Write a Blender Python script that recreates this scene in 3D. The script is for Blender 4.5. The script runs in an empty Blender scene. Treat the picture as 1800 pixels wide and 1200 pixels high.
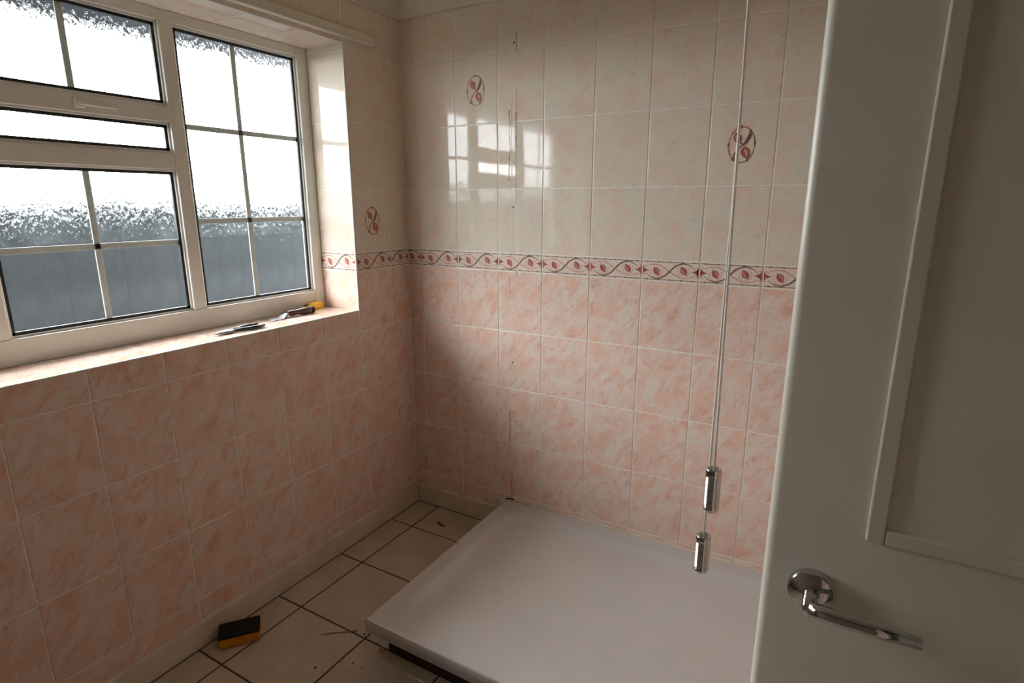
import bpy, bmesh, math, random
from mathutils import Vector, Matrix

random.seed(11)
scene = bpy.context.scene
col = scene.collection

# ------------------------------------------------------------------ camera, sky, exposure
CAM = Vector((1.733, -2.049, 1.447))
FPX = 1011.4                                   # focal length in pixels of the 1800 px frame
YAW, PITCH, ROLL = 30.075, 13.47, 0.026        # degrees
cam = bpy.data.cameras.new('camera')
cam.sensor_fit = 'HORIZONTAL'
cam.sensor_width = 36.0
cam.lens = FPX * 36.0 / 1800.0
cam.clip_start = 0.02
camo = bpy.data.objects.new('camera', cam)
col.objects.link(camo)
camo.location = CAM
camo.rotation_euler = (Matrix.Rotation(math.radians(YAW), 3, 'Z') @ Matrix.Rotation(math.radians(90 - PITCH), 3, 'X')
                       @ Matrix.Rotation(math.radians(-ROLL), 3, 'Z')).to_euler()
scene.camera = camo

world = bpy.data.worlds.new('overcast_sky')
scene.world = world
world.use_nodes = True
wb = world.node_tree.nodes['Background']
wb.inputs['Color'].default_value = (0.96, 0.985, 1.0, 1)     # even overcast sky
wb.inputs['Strength'].default_value = 25.0

scene.view_settings.view_transform = 'Standard'
scene.view_settings.look = 'None'
scene.view_settings.exposure = 0.0
scene.view_settings.gamma = 1.0
scene.view_settings.use_curve_mapping = False
scene.cycles.max_bounces = 9
scene.cycles.diffuse_bounces = 5
scene.cycles.glossy_bounces = 4
scene.cycles.transparent_max_bounces = 16
scene.cycles.sample_clamp_indirect = 8.0

# a portal only tells the renderer where the daylight comes in; it gives off no light itself
pl = bpy.data.lights.new('window_portal', 'AREA')
pl.shape = 'RECTANGLE'
pl.size = 1.70
pl.size_y = 1.02
pl.cycles.is_portal = True
plo = bpy.data.objects.new('window_portal', pl)
col.objects.link(plo)
plo.location = (-0.262, -1.172, 1.525)
plo.rotation_euler = Matrix(((0, 0, -1), (1, 0, 0), (0, -1, 0))).to_euler()

# ------------------------------------------------------------------ measured layout (metres)
TW, TH = 0.2035, 0.2525          # wall tile pitch
GAP = 0.0044                     # grout joint
BB, BT = 1.176, 1.251            # border strip
COVE_Z, CEIL_Z = 2.186, 2.29
RX = 2.24                        # right wall
FY = -2.45                       # wall behind the camera
SKH = 0.094
TRAY_X0, TRAY_X1, TRAY_Y0, TRAY_Z = 0.523, 2.222, -0.905, 0.1456
OY0, OY1, OZ0, OZ1 = -0.325, -2.02, 1.015, 2.035      # window opening
WX = -0.199                      # inner face of the window frame
ROWS_LOW = [BB - TH * k for k in range(5)]             # 1.176 .. 0.166
ROWS_UP = [BT + TH * k for k in range(4)]              # 1.251 .. 2.0085


# ------------------------------------------------------------------ helpers
def lin(c):
    return tuple(((v / 255) / 12.92 if v / 255 <= 0.04045 else ((v / 255 + 0.055) / 1.055) ** 2.4) for v in c)


class NT:
    def __init__(s, name):
        s.m = bpy.data.materials.new(name)
        s.m.use_nodes = True
        s.t = s.m.node_tree
        s.b = s.t.nodes['Principled BSDF']

    def n(s, kind, **kw):
        nd = s.t.nodes.new(kind)
        for k, v in kw.items():
            if k in nd.inputs:
                nd.inputs[k].default_value = v
            else:
                setattr(nd, k, v)
        return nd

    def l(s, a, b):
        s.t.links.new(a, b)

    def ramp(s, fac, stops):
        r = s.t.nodes.new('ShaderNodeValToRGB')
        els = r.color_ramp.elements
        while len(els) < len(stops):
            els.new(0.5)
        for e, (p, c) in zip(els, stops):
            e.position = p
            e.color = (*lin(c), 1)
        s.l(fac, r.inputs['Fac'])
        return r

    def mix(s, fac, a, b):
        m = s.t.nodes.new('ShaderNodeMix')
        m.data_type = 'RGBA'
        if isinstance(fac, float):
            m.inputs[0].default_value = fac
        else:
            s.l(fac, m.inputs[0])
        for i, v in ((6, a), (7, b)):
            if isinstance(v, tuple):
                m.inputs[i].default_value = (*lin(v), 1)
            else:
                s.l(v, m.inputs[i])
        return m.outputs[2]


def plain(name, rgb, rough=0.5, metal=0.0, spec=0.5, var=0.04, scale=18.0, bump=0.0, coat=0.0):
    q = NT(name)
    tc = q.n('ShaderNodeTexCoord')
    no = q.n('ShaderNodeTexNoise', Scale=scale, Detail=4.0)
    q.l(tc.outputs['Object'], no.inputs['Vector'])
    lo = tuple(max(0, c * (1 - var)) for c in rgb)
    hi = tuple(min(255, c * (1 + var)) for c in rgb)
    r = q.ramp(no.outputs['Fac'], [(0.3, lo), (0.7, hi)])
    q.l(r.outputs['Color'], q.b.inputs['Base Color'])
    q.b.inputs['Roughness'].default_value = rough
    q.b.inputs['Metallic'].default_value = metal
    q.b.inputs['Specular IOR Level'].default_value = spec
    if coat:
        q.b.inputs['Coat Weight'].default_value = coat
        q.b.inputs['Coat Roughness'].default_value = 0.08
    if bump:
        bp = q.n('ShaderNodeBump', Strength=bump, Distance=0.002)
        q.l(no.outputs['Fac'], bp.inputs['Height'])
        q.l(bp.outputs['Normal'], q.b.inputs['Normal'])
    return q.m


def marble(name, stops, vein, blotch, rough=0.045):
    """glazed tile with diagonal marbling, different on every tile"""
    q = NT(name)
    tc = q.n('ShaderNodeTexCoord')
    oi = q.n('ShaderNodeObjectInfo')
    off = q.n('ShaderNodeVectorMath', operation='MULTIPLY')
    cmb = q.n('ShaderNodeCombineXYZ')
    for k in range(3):
        q.l(oi.outputs['Random'], cmb.inputs[k])
    q.l(cmb.outputs[0], off.inputs[0])
    off.inputs[1].default_value = (37.0, 91.0, 53.0)
    add = q.n('ShaderNodeVectorMath', operation='ADD')
    q.l(tc.outputs['Object'], add.inputs[0])
    q.l(off.outputs[0], add.inputs[1])
    rot = q.n('ShaderNodeMapping')
    rot.inputs['Rotation'].default_value = (0, 0, math.radians(-52))
    q.l(add.outputs[0], rot.inputs['Vector'])
    st = q.n('ShaderNodeMapping')
    st.inputs['Scale'].default_value = (13.0, 25.0, 15.0)
    q.l(rot.outputs[0], st.inputs['Vector'])
    n1 = q.n('ShaderNodeTexNoise', Scale=1.0, Detail=7.0, Roughness=0.68, Distortion=0.7)
    q.l(st.outputs[0], n1.inputs['Vector'])
    base = q.ramp(n1.outputs['Fac'], stops)
    # darker veins
    st2 = q.n('ShaderNodeMapping')
    st2.inputs['Scale'].default_value = (24.0, 60.0, 20.0)
    st2.inputs['Location'].default_value = (3.3, 7.1, 0)
    q.l(rot.outputs[0], st2.inputs['Vector'])
    n2 = q.n('ShaderNodeTexNoise', Scale=1.0, Detail=5.0, Roughness=0.6, Distortion=1.4)
    q.l(st2.outputs[0], n2.inputs['Vector'])
    mr = q.n('ShaderNodeMapRange')
    mr.inputs['From Min'].default_value = 0.56
    mr.inputs['From Max'].default_value = 0.76
    mr.inputs['To Max'].default_value = 0.75
    q.l(n2.outputs['Fac'], mr.inputs['Value'])
    c2 = q.mix(mr.outputs[0], base.outputs['Color'], vein)
    # large soft blotches
    n3 = q.n('ShaderNodeTexNoise', Scale=11.0, Detail=2.0)
    q.l(add.outputs[0], n3.inputs['Vector'])
    mr3 = q.n('ShaderNodeMapRange')
    mr3.inputs['From Min'].default_value = 0.5
    mr3.inputs['From Max'].default_value = 0.72
    mr3.inputs['To Max'].default_value = 0.5
    q.l(n3.outputs['Fac'], mr3.inputs['Value'])
    c3 = q.mix(mr3.outputs[0], c2, blotch)
    q.l(c3, q.b.inputs['Base Color'])
    q.b.inputs['Roughness'].default_value = rough
    q.b.inputs['Specular IOR Level'].default_value = 0.34
    # gentle glaze waviness
    nb = q.n('ShaderNodeTexNoise', Scale=9.0, Detail=1.0)
    q.l(add.outputs[0], nb.inputs['Vector'])
    bp = q.n('ShaderNodeBump', Strength=0.035, Distance=0.01)
    q.l(nb.outputs['Fac'], bp.inputs['Height'])
    q.l(bp.outputs['Normal'], q.b.inputs['Normal'])
    return q.m


M = {}
M['pink'] = marble('pink_marble_glaze', [(0.28, (219, 168, 146)), (0.42, (233, 198, 180)), (0.55, (236, 216, 203)), (0.72, (231, 225, 214))],
                   (184, 146, 128), (232, 178, 146))
M['cream'] = marble('cream_marble_glaze', [(0.26, (228, 198, 180)), (0.40, (233, 217, 200)), (0.55, (232, 223, 206)), (0.74, (218, 220, 204))],
                    (210, 190, 172), (234, 198, 178))
M['border'] = marble('border_glaze', [(0.3, (232, 212, 198)), (0.6, (236, 222, 208)), (0.8, (232, 224, 212))], (220, 198, 184), (236, 210, 194))
M['grout'] = plain('grout', (250, 244, 232), 0.28, var=0.06, scale=60, bump=0.15)
M['vine'] = plain('print_brown', (118, 96, 86), 0.15, var=0.2, scale=120)
M['red'] = plain('print_red', (170, 88, 80), 0.15, var=0.16, scale=120)
M['rose'] = plain('print_rose', (206, 150, 134), 0.15, var=0.1, scale=120)
M['ftile'] = plain('floor_tile_glaze', (198, 185, 166), 0.32, var=0.05, scale=7)
M['fgrout'] = plain('dark_floor_grout', (72, 48, 36), 0.8, var=0.2, scale=40)
M['white'] = plain('white_gloss_paint', (224, 219, 204), 0.35, var=0.02, scale=6)
M['skirt'] = plain('aged_white_gloss', (216, 205, 184), 0.4, var=0.04, scale=9)
M['ceil'] = plain('ceiling_emulsion', (222, 217, 198), 0.85, var=0.03, scale=12, bump=0.1)
M['upvc'] = plain('white_upvc', (228, 226, 218), 0.28, var=0.015, scale=8)
M['gasket'] = plain('black_gasket', (24, 25, 28), 0.5, var=0.2)
M['tray'] = plain('white_acrylic', (208, 204, 200), 0.22, var=0.012, scale=5, coat=0.25)
M['seal'] = plain('old_silicone', (226, 212, 190), 0.45, var=0.08, scale=90, bump=0.3)
M['brownresidue'] = plain('brown_residue', (156, 122, 92), 0.8, var=0.35, scale=160, bump=0.6)
M['dirt'] = plain('dark_dirt', (46, 30, 24), 0.85, var=0.4, scale=90)
M['hole'] = plain('drill_hole_dark', (18, 14, 12), 0.9, var=0.2)
M['timber'] = plain('dark_timber', (44, 33, 26), 0.75, var=0.3, scale=22)
M['mortar'] = plain('grey_mortar', (176, 160, 142), 0.9, var=0.12, scale=50, bump=0.5)
M['wood'] = plain('raw_wood', (170, 134, 92), 0.7, var=0.2, scale=60)
M['blackplastic'] = plain('black_plastic', (22, 22, 24), 0.35, var=0.15)
M['chrome'] = plain('chrome', (200, 200, 200), 0.03, metal=1.0, var=0.01)
M['steel'] = plain('worn_steel', (150, 152, 154), 0.32, metal=1.0, var=0.15, scale=40)
M['cord'] = plain('white_cord', (246, 243, 236), 0.7, var=0.04, scale=300)
M['handle'] = plain('dark_varnished_handle', (62, 30, 30), 0.22, var=0.25, scale=70)
M['yellow'] = plain('yellow_plastic', (222, 178, 10), 0.35, var=0.06)
M['sponge'] = plain('yellow_sponge', (196, 128, 18), 0.95, var=0.2, scale=160, bump=0.9)
M['stone'] = plain('outside_render', (190, 184, 172), 0.9, var=0.1, scale=30)
M['eave'] = plain('eave_board', (58, 60, 64), 0.8, var=0.05)
M['ground'] = plain('wet_paving', (58, 64, 68), 0.8, spec=0.1, var=0.2, scale=2)
M['leafgreen'] = plain('hedge_leaf', (38, 41, 42), 0.8, spec=0.1, var=0.3, scale=9)
M['fence'] = plain('slate_fence_paint', (29, 31, 32), 0.9, spec=0.05, var=0.25, scale=6)
M['taupe'] = plain('taupe_emulsion', (112, 94, 84), 0.85, var=0.03)
M['rosewall'] = plain('dusty_rose_paint', (176, 146, 132), 0.6, var=0.03)
M['hall'] = plain('hall_paint', (196, 186, 168), 0.8, var=0.03)


def rain_glass():
    q = NT('rain_patterned_glass')
    nt = q.t
    tc = q.n('ShaderNodeTexCoord')
    mp = q.n('ShaderNodeMapping')
    mp.inputs['Scale'].default_value = (1.0, 120.0, 58.0)       # streaks run down the pane
    q.l(tc.outputs['Object'], mp.inputs['Vector'])
    n1 = q.n('ShaderNodeTexNoise', Scale=1.0, Detail=4.0, Roughness=0.7, Distortion=0.8)
    q.l(mp.outputs[0], n1.inputs['Vector'])
    bp = q.n('ShaderNodeBump', Strength=1.0, Distance=0.0065)
    q.l(n1.outputs['Fac'], bp.inputs['Height'])
    tr = q.n('ShaderNodeBsdfTransparent')
    tr.inputs['Color'].default_value = (0.86, 0.89, 0.90, 1)
    rf = q.n('ShaderNodeBsdfRefraction')
    rf.inputs['Color'].default_value = (0.88, 0.91, 0.92, 1)
    rf.inputs['IOR'].default_value = 1.12
    rf.inputs['Roughness'].default_value = 0.0
    q.l(bp.outputs['Normal'], rf.inputs['Normal'])
    gl = q.n('ShaderNodeBsdfGlossy')
    gl.inputs['Roughness'].default_value = 0.05
    q.l(bp.outputs['Normal'], gl.inputs['Normal'])
    m1 = q.n('ShaderNodeMixShader')
    rng = q.n('ShaderNodeMapRange')
    for k, v in (('From Min', 0.3), ('From Max', 0.7), ('To Min', 0.12), ('To Max', 0.72)):
        rng.inputs[k].default_value = v
    q.l(n1.outputs['Fac'], rng.inputs['Value'])
    q.l(rng.outputs[0], m1.inputs[0])
    q.l(tr.outputs[0], m1.inputs[1])
    q.l(rf.outputs[0], m1.inputs[2])
    m2 = q.n('ShaderNodeMixShader')
    m2.inputs[0].default_value = 0.05
    q.l(m1.outputs[0], m2.inputs[1])
    q.l(gl.outputs[0], m2.inputs[2])
    q.l(m2.outputs[0], nt.nodes['Material Output'].inputs['Surface'])
    nt.nodes.remove(q.b)
    return q.m


M['glass'] = rain_glass()


def clear_glass():
    q = NT('clear_glass')
    tr = q.n('ShaderNodeBsdfTransparent')
    tr.inputs['Color'].default_value = (0.95, 0.97, 0.97, 1)
    gl = q.n('ShaderNodeBsdfGlossy')
    gl.inputs['Roughness'].default_value = 0.02
    mx = q.n('ShaderNodeMixShader')
    mx.inputs[0].default_value = 0.05
    q.l(tr.outputs[0], mx.inputs[1])
    q.l(gl.outputs[0], mx.inputs[2])
    q.l(mx.outputs[0], q.t.nodes['Material Output'].inputs['Surface'])
    q.t.nodes.remove(q.b)
    return q.m


M['clear'] = clear_glass()


def bar_plastic():
    """white plastic bars that let a little daylight glow through"""
    q = NT('glazing_bar_white')
    q.b.inputs['Base Color'].default_value = (*lin((224, 224, 216)), 1)
    q.b.inputs['Roughness'].default_value = 0.4
    tl = q.n('ShaderNodeBsdfTranslucent')
    tl.inputs['Color'].default_value = (*lin((220, 222, 216)), 1)
    mx = q.n('ShaderNodeMixShader')
    mx.inputs[0].default_value = 0.08
    q.l(q.b.outputs[0], mx.inputs[1])
    q.l(tl.outputs[0], mx.inputs[2])
    q.l(mx.outputs[0], q.t.nodes['Material Output'].inputs['Surface'])
    return q.m


M['bar'] = bar_plastic()


def link(name, me, mats, parent=None, mat=None):
    o = bpy.data.objects.new(name, me)
    col.objects.link(o)
    if not isinstance(mats, (list, tuple)):
        mats = [mats]
    if not me.materials:
        for m in mats:
            me.materials.append(M[m])
    if parent is not None:
        o.parent = parent
    if mat is not None:
        o.matrix_local = mat
    return o


def empty(name, loc=(0, 0, 0), rz=0.0):
    o = bpy.data.objects.new(name, None)
    col.objects.link(o)
    o.location = loc
    o.rotation_euler = (0, 0, rz)
    o.empty_display_size = 0.05
    return o


def tag(o, label=None, cat=None, group=None, kind=None):
    if label:
        o['label'] = label
    if cat:
        o['category'] = cat
    if group:
        o['group'] = group
    if kind:
        o['kind'] = kind
    return o


def bm_mesh(name, bm, smooth=False):
    bmesh.ops.recalc_face_normals(bm, faces=bm.faces[:])
    me = bpy.data.meshes.new(name)
    bm.to_mesh(me)
    bm.free()
    if smooth:
        for p in me.polygons:
            p.use_smooth = True
    return me


def add_box(bm, x0, x1, y0, y1, z0, z1, bevel=0.0, seg=2):
    g = bmesh.ops.create_cube(bm, size=1.0)
    vs = g['verts']
    for v in vs:
        v.co = Vector(((x0 + x1) / 2 + v.co.x * (x1 - x0), (y0 + y1) / 2 + v.co.y * (y1 - y0), (z0 + z1) / 2 + v.co.z * (z1 - z0)))
    if bevel:
        es = list({e for v in vs for e in v.link_edges})
        bmesh.ops.bevel(bm, geom=es, offset=bevel, segments=seg, affect='EDGES', profile=0.5)


def boxes(name, mat, parent, lst, bevel=0.0, seg=2, smooth=False):
    bm = bmesh.new()
    for b in lst:
        x0, x1, y0, y1, z0, z1 = b
        add_box(bm, min(x0, x1), max(x0, x1), min(y0, y1), max(y0, y1), min(z0, z1), max(z0, z1), bevel, seg)
    return link(name, bm_mesh(name, bm, smooth), mat, parent)


def lathe(bm, prof, seg=32, axis_origin=(0, 0, 0)):
    """profile [(r, z)] turned about z"""
    ox, oy, oz = axis_origin
    rings = []
    for r, z in prof:
        if r < 1e-6:
            rings.append([bm.verts.new((ox, oy, oz + z))])
        else:
            rings.append([bm.verts.new((ox + r * math.cos(2 * math.pi * k / seg), oy + r * math.sin(2 * math.pi * k / seg), oz + z)) for k in range(seg)])
    for a, b in zip(rings, rings[1:]):
        for k in range(seg):
            k2 = (k + 1) % seg
            if len(a) == 1 and len(b) == 1:
                continue
            if len(a) == 1:
                bm.faces.new((a[0], b[k], b[k2]))
            elif len(b) == 1:
                bm.faces.new((a[k], a[k2], b[0]))
            else:
                bm.faces.new((a[k], a[k2], b[k2], b[k]))


def tube(bm, pts, rad, seg=8):
    pts = [Vector(p) for p in pts]
    rads = rad if isinstance(rad, (list, tuple)) else [rad] * len(pts)
    rings = []
    for i, p in enumerate(pts):
        d = (pts[min(i + 1, len(pts) - 1)] - pts[max(i - 1, 0)]).normalized()
        up = Vector((0, 0, 1)) if abs(d.z) < 0.9 else Vector((1, 0, 0))
        u = d.cross(up).normalized()
        v = d.cross(u).normalized()
        rings.append([bm.verts.new(p + (u * math.cos(2 * math.pi * k / seg) + v * math.sin(2 * math.pi * k / seg)) * rads[i]) for k in range(seg)])
    for a, b in zip(rings, rings[1:]):
        for k in range(seg):
            bm.faces.new((a[k], a[(k + 1) % seg], b[(k + 1) % seg], b[k]))
    bm.faces.new(rings[0])
    bm.faces.new(rings[-1][::-1])


# ------------------------------------------------------------------ tiles
_tiles = {}


def tile_mesh(w, h, t, mat, edge=0.0016, drop=0.0009):
    key = (round(w, 4), round(h, 4), t, mat)
    if key in _tiles:
        return _tiles[key]
    bm = bmesh.new()
    def ring(ins, z):
        a, b = w / 2 - ins, h / 2 - ins
        return [bm.verts.new(c) for c in ((-a, -b, z), (a, -b, z), (a, b, z), (-a, b, z))]
    e = min(edge, w * 0.2, h * 0.2)
    r0, r1, r2, r3 = ring(0, -t), ring(0, -drop), ring(e * 0.4, -drop * 0.3), ring(e, 0)
    for a, b in ((r0, r1), (r1, r2), (r2, r3)):
        for k in range(4):
            bm.faces.new((a[k], a[(k + 1) % 4], b[(k + 1) % 4], b[k]))
    bm.faces.new(r3)
    me = bm_mesh('tile', bm)
    me.materials.append(M[mat])
    _tiles[key] = me
    return me


def basis(X, Y, Z, o):
    return Matrix(((X[0], Y[0], Z[0], o[0]), (X[1], Y[1], Z[1], o[1]), (X[2], Y[2], Z[2], o[2]), (0, 0, 0, 1)))


def frame_back(a, b, y=0.0):      # a = world x, b = world z, faces -y
    return basis((1, 0, 0), (0, 0, 1), (0, -1, 0), (a, y, b))


def frame_left(a, b, x=0.0):      # a = world y, faces +x
    return basis((0, 1, 0), (0, 0, 1), (1, 0, 0), (x, a, b))


def put_tile(name, parent, fr, a0, a1, b0, b1, mat, gap=GAP, t=0.0022, tilt=0.0018, **kw):
    a0, a1 = min(a0, a1), max(a0, a1)
    w, h = a1 - a0 - gap, b1 - b0 - gap
    if w < 0.004 or h < 0.004:
        return None
    m = fr((a0 + a1) / 2, (b0 + b1) / 2, **kw)
    if tilt:
        tl = tilt * min(1.0, 0.1 / max(w, h) * 2)
        m = m @ Matrix.Rotation(random.gauss(0, tl), 4, 'X') @ Matrix.Rotation(random.gauss(0, tl), 4, 'Y')
    return link(name, tile_mesh(w, h, t, mat), mat, parent, m)


# flat printed decoration (drawn as thin shapes on the tile face, three inks)
def ribbon(bm, pts, widths, mi, z):
    n = len(pts)
    ws = widths if isinstance(widths, (list, tuple)) else [widths] * n
    L, R = [], []
    for i in range(n):
        p0, p1 = pts[max(i - 1, 0)], pts[min(i + 1, n - 1)]
        dx, dy = p1[0] - p0[0], p1[1] - p0[1]
        l = math.hypot(dx, dy) or 1
        nx, ny = -dy / l * ws[i] / 2, dx / l * ws[i] / 2
        L.append(bm.verts.new((pts[i][0] + nx, pts[i][1] + ny, z)))
        R.append(bm.verts.new((pts[i][0] - nx, pts[i][1] - ny, z)))
    for i in range(n - 1):
        f = bm.faces.new((R[i], R[i + 1], L[i + 1], L[i]))
        f.material_index = mi


def spline(ctrl, n=26):
    out = []
    c = [ctrl[0]] + list(ctrl) + [ctrl[-1]]
    segs = len(ctrl) - 1
    per = max(3, n // segs)
    for i in range(segs):
        p0, p1, p2, p3 = c[i], c[i + 1], c[i + 2], c[i + 3]
        for k in range(per):
            t = k / per
            out.append(tuple(0.5 * ((2 * p1[j]) + (-p0[j] + p2[j]) * t + (2 * p0[j] - 5 * p1[j] + 4 * p2[j] - p3[j]) * t * t + (-p0[j] + 3 * p1[j] - 3 * p2[j] + p3[j]) * t ** 3) for j in (0, 1)))
    out.append(ctrl[-1])
    return out


def poly(bm, pts, mi, z):
    f = bm.faces.new([bm.verts.new((x, y, z)) for x, y in pts])
    f.material_index = mi


def leaf(bm, cx, cy, ang, ln, wd, mi, z, vein=True):
    ca, sa = math.cos(ang), math.sin(ang)
    def T(u, v):
        return (cx + u * ca - v * sa, cy + u * sa + v * ca)
    up = [(-0.5, 0), (-0.38, 0.32), (-0.1, 0.5), (0.18, 0.4), (0.36, 0.2), (0.5, 0.0)]
    pts = [T(u * ln, v * wd) for u, v in up] + [T(u * ln, -v * wd * 0.8) for u, v in up[-2:0:-1]]
    poly(bm, pts, mi, z)
    poly(bm, [T(u * ln * 0.8, v * wd * 0.62) for u, v in up], 2, z + 0.00005)
    if vein:
        ribbon(bm, [T(-0.62 * ln, 0.02 * wd), T(-0.1 * ln, 0.06 * wd), T(0.5 * ln, 0)], [ln * .09, ln * .06, ln * .02], 0, z + 0.0001)


def finish_print(name, bm):
    for f in bm.faces:
        f.normal_update()
        if f.normal.z < 0:
            f.normal_flip()
    me = bpy.data.meshes.new(name)
    bm.to_mesh(me)
    bm.free()
    for k in ('vine', 'red', 'rose'):
        me.materials.append(M[k])
    return me


def border_print(x0, x1):
    """the leafy scroll, cut to the piece x0..x1 of one 0.2 m strip"""
    bm = bmesh.new()
    z = 0.0003
    hw = 0.0985
    for s in (1, -1):
        ribbon(bm, [(-hw, s * 0.0315), (hw, s * 0.0315)], 0.0022, 0, z)
        for k in range(-2, 3):
            r = 0.0028
            poly(bm, [(k * 0.0405 + r * 1.3 * math.cos(a * math.pi / 4), s * 0.0315 + r * math.sin(a * math.pi / 4)) for a in range(8)], 0, z + 0.0001)
    vine = spline([(-0.086, -0.010), (-0.070, -0.022), (-0.046, -0.028), (-0.020, -0.019), (0.0, 0.0), (0.020, 0.019), (0.046, 0.028), (0.070, 0.022), (0.088, 0.008)], 40)
    n = len(vine)
    ribbon(bm, vine, [0.0018 + 0.0042 * math.sin(math.pi * i / (n - 1)) ** 1.5 for i in range(n)], 0, z)
    v2 = spline([(-0.090, 0.012), (-0.066, 0.021), (-0.040, 0.021), (-0.016, 0.008), (0.0, -0.004), (0.018, -0.012), (0.042, -0.022), (0.068, -0.021), (0.090, -0.012)], 40)
    ribbon(bm, v2, [0.0022 + 0.0018 * math.sin(math.pi * i / (len(v2) - 1)) for i in range(len(v2))], 2, z)
    for s in (1, -1):                                   # half palmettes at both ends, leaves between
        def S(p):
            return [(s * x, s * y) for x, y in p]
        poly(bm, S([(hw, -0.019), (hw, 0.019), (0.0925, 0.007), (0.0925, -0.007)]), 1, z)
        poly(bm, S([(hw, 0.006), (0.092, 0.008), (0.087, 0.004), (0.074, 0.0), (0.087, -0.004), (0.092, -0.008), (hw, -0.006)]), 1, z)
        ribbon(bm, S([(hw, 0.012), (0.090, 0.018)]), 0.0022, 2, z)
        ribbon(bm, S([(hw, -0.012), (0.090, -0.018)]), 0.0022, 2, z)
        leaf(bm, s * 0.048, s * 0.004, math.radians(125 if s > 0 else -55), 0.034, 0.026, 1, z)
        ring = [(s * 0.048 + 0.020 * math.cos(a), s * 0.003 + 0.0205 * math.sin(a)) for a in [math.radians(d) for d in range(150, 391, 20)]]
        ribbon(bm, ring, 0.0018, 2, z)
    # cut to the piece
    for x, sgn in ((x0, -1), (x1, 1)):
        g = bm.verts[:] + bm.edges[:] + bm.faces[:]
        bmesh.ops.bisect_plane(bm, geom=g, dist=1e-6, plane_co=(x, 0, 0), plane_no=(sgn, 0, 0), clear_outer=True)
    cx = (x0 + x1) / 2
    for v in bm.verts:
        v.co.x -= cx
    return finish_print('border_print', bm)


def medallion_print():
    bm = bmesh.new()
    z = 0.0003
    A, B = 0.040, 0.055
    el = [(A * math.cos(t), B * math.sin(t)) for t in [2 * math.pi * k / 40 for k in range(41)]]
    ribbon(bm, el, [0.0046 + 0.0016 * math.sin(6.0 * k / 40 * 2 * math.pi) for k in range(41)], 2, z)
    ribbon(bm, [(x * .985, y * .985) for x, y in el], 0.0018, 0, z + 0.0001)
    for t in (5, 95, 178, 232, 300):
        a = math.radians(t)
        cx, cy = A * math.cos(a), B * math.sin(a)
        poly(bm, [(cx + 0.0040 * math.cos(k * math.pi / 3), cy + 0.0062 * math.sin(k * math.pi / 3)) for k in range(6)], 0, z + 0.0002)
    v = spline([(0.022, 0.046), (0.024, 0.030), (0.014, 0.010), (0.0, -0.004), (-0.014, -0.018), (-0.021, -0.032), (-0.016, -0.047)], 36)
    n = len(v)
    ribbon(bm, v, [0.0034 + 0.0085 * math.exp(-((i / n - 0.24) / 0.17) ** 2) + 0.002 * math.exp(-((i / n - .8) / .15) ** 2) for i in range(n)], 0, z + 0.0001)
    v = spline([(0.026, 0.036), (0.018, 0.008), (0.006, -0.008)], 14)
    ribbon(bm, v, 0.0046, 2, z)
    leaf(bm, -0.013, 0.024, math.radians(120), 0.036, 0.030, 1, z + 0.0001)
    ribbon(bm, spline([(-0.006, 0.012), (0.0, 0.004), (0.004, -0.004)], 8), 0.0034, 0, z + 0.0001)
    leaf(bm, 0.012, -0.026, math.radians(-70), 0.036, 0.030, 1, z + 0.0001, vein=False)
    ribbon(bm, [(0.012 + 0.0145 * math.cos(math.radians(d)), -0.026 + 0.0175 * math.sin(math.radians(d))) for d in range(-60, 150, 15)], 0.0032, 0, z + 0.0002)
    return finish_print('medallion_print', bm)


MED = medallion_print()
_bp = {}


def put_border(parent, fr, a0, a1, full0, **kw):
    """strip piece a0..a1 (a grows to the viewer's right); full0 = start of its whole strip"""
    t = put_tile('border_tile', parent, fr, a0, a1, BB, BT, 'border', **kw)
    if t is None:
        return
    x0 = max(a0 - full0 - TW / 2, -0.0985)
    x1 = min(a1 - full0 - TW / 2, 0.0985)
    x0 += GAP / 2 if x0 > -0.098 else 0
    x1 -= GAP / 2 if x1 < 0.098 else 0
    key = (round(x0, 4), round(x1, 4))
    if key not in _bp:
        _bp[key] = border_print(x0, x1)
    p = link('printed_scroll', _bp[key], 'vine', t)
    tc = (a0 + a1) / 2 - full0 - TW / 2
    p.location = ((x0 + x1) / 2 - tc, 0, 0)


# ------------------------------------------------------------------ shell
def struct(o):
    o['kind'] = 'structure'
    return o


wall_back = struct(boxes('wall_back', 'grout', None, [(-0.30, RX + 0.1, 0.0018, 0.14, -0.05, 2.42)]))
wall_left = struct(boxes('wall_left', 'grout', None, [
    (-0.30, -0.0018, 0.0018, FY, -0.05, OZ0 - 0.0018),
    (-0.30, -0.0018, 0.0018, FY, OZ1 + 0.0018, 2.42),
    (-0.30, -0.0018, 0.0018, OY0 + 0.0018, OZ0 - 0.0018, OZ1 + 0.0018),
    (-0.30, -0.0018, OY1 - 0.0018, FY, OZ0 - 0.0018, OZ1 + 0.0018)]))
floor = struct(boxes('floor', 'fgrout', None, [(-0.02, RX + 0.02, 0.01, FY - 0.02, -0.06, -0.0016)]))
ceiling = struct(boxes('ceiling', 'ceil', None, [(-0.02, RX + 0.02, 0.01, FY - 0.02, CEIL_Z, CEIL_Z + 0.1)]))
DY0, DY1, DZ = -1.345, -1.905, 1.985          # doorway in the right wall
wall_right = struct(boxes('wall_right', 'rosewall', None, [
    (RX, RX + 0.1, 0.0, DY0 + 0.03, 0, 2.42), (RX, RX + 0.1, DY1 - 0.03, FY, 0, 2.42), (RX, RX + 0.1, DY0 + 0.03, DY1 - 0.03, DZ + 0.03, 2.42)]))
wall_front = struct(boxes('wall_front', 'taupe', None, [(-0.30, RX + 0.1, FY, FY - 0.1, 0, 2.42)]))
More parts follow.
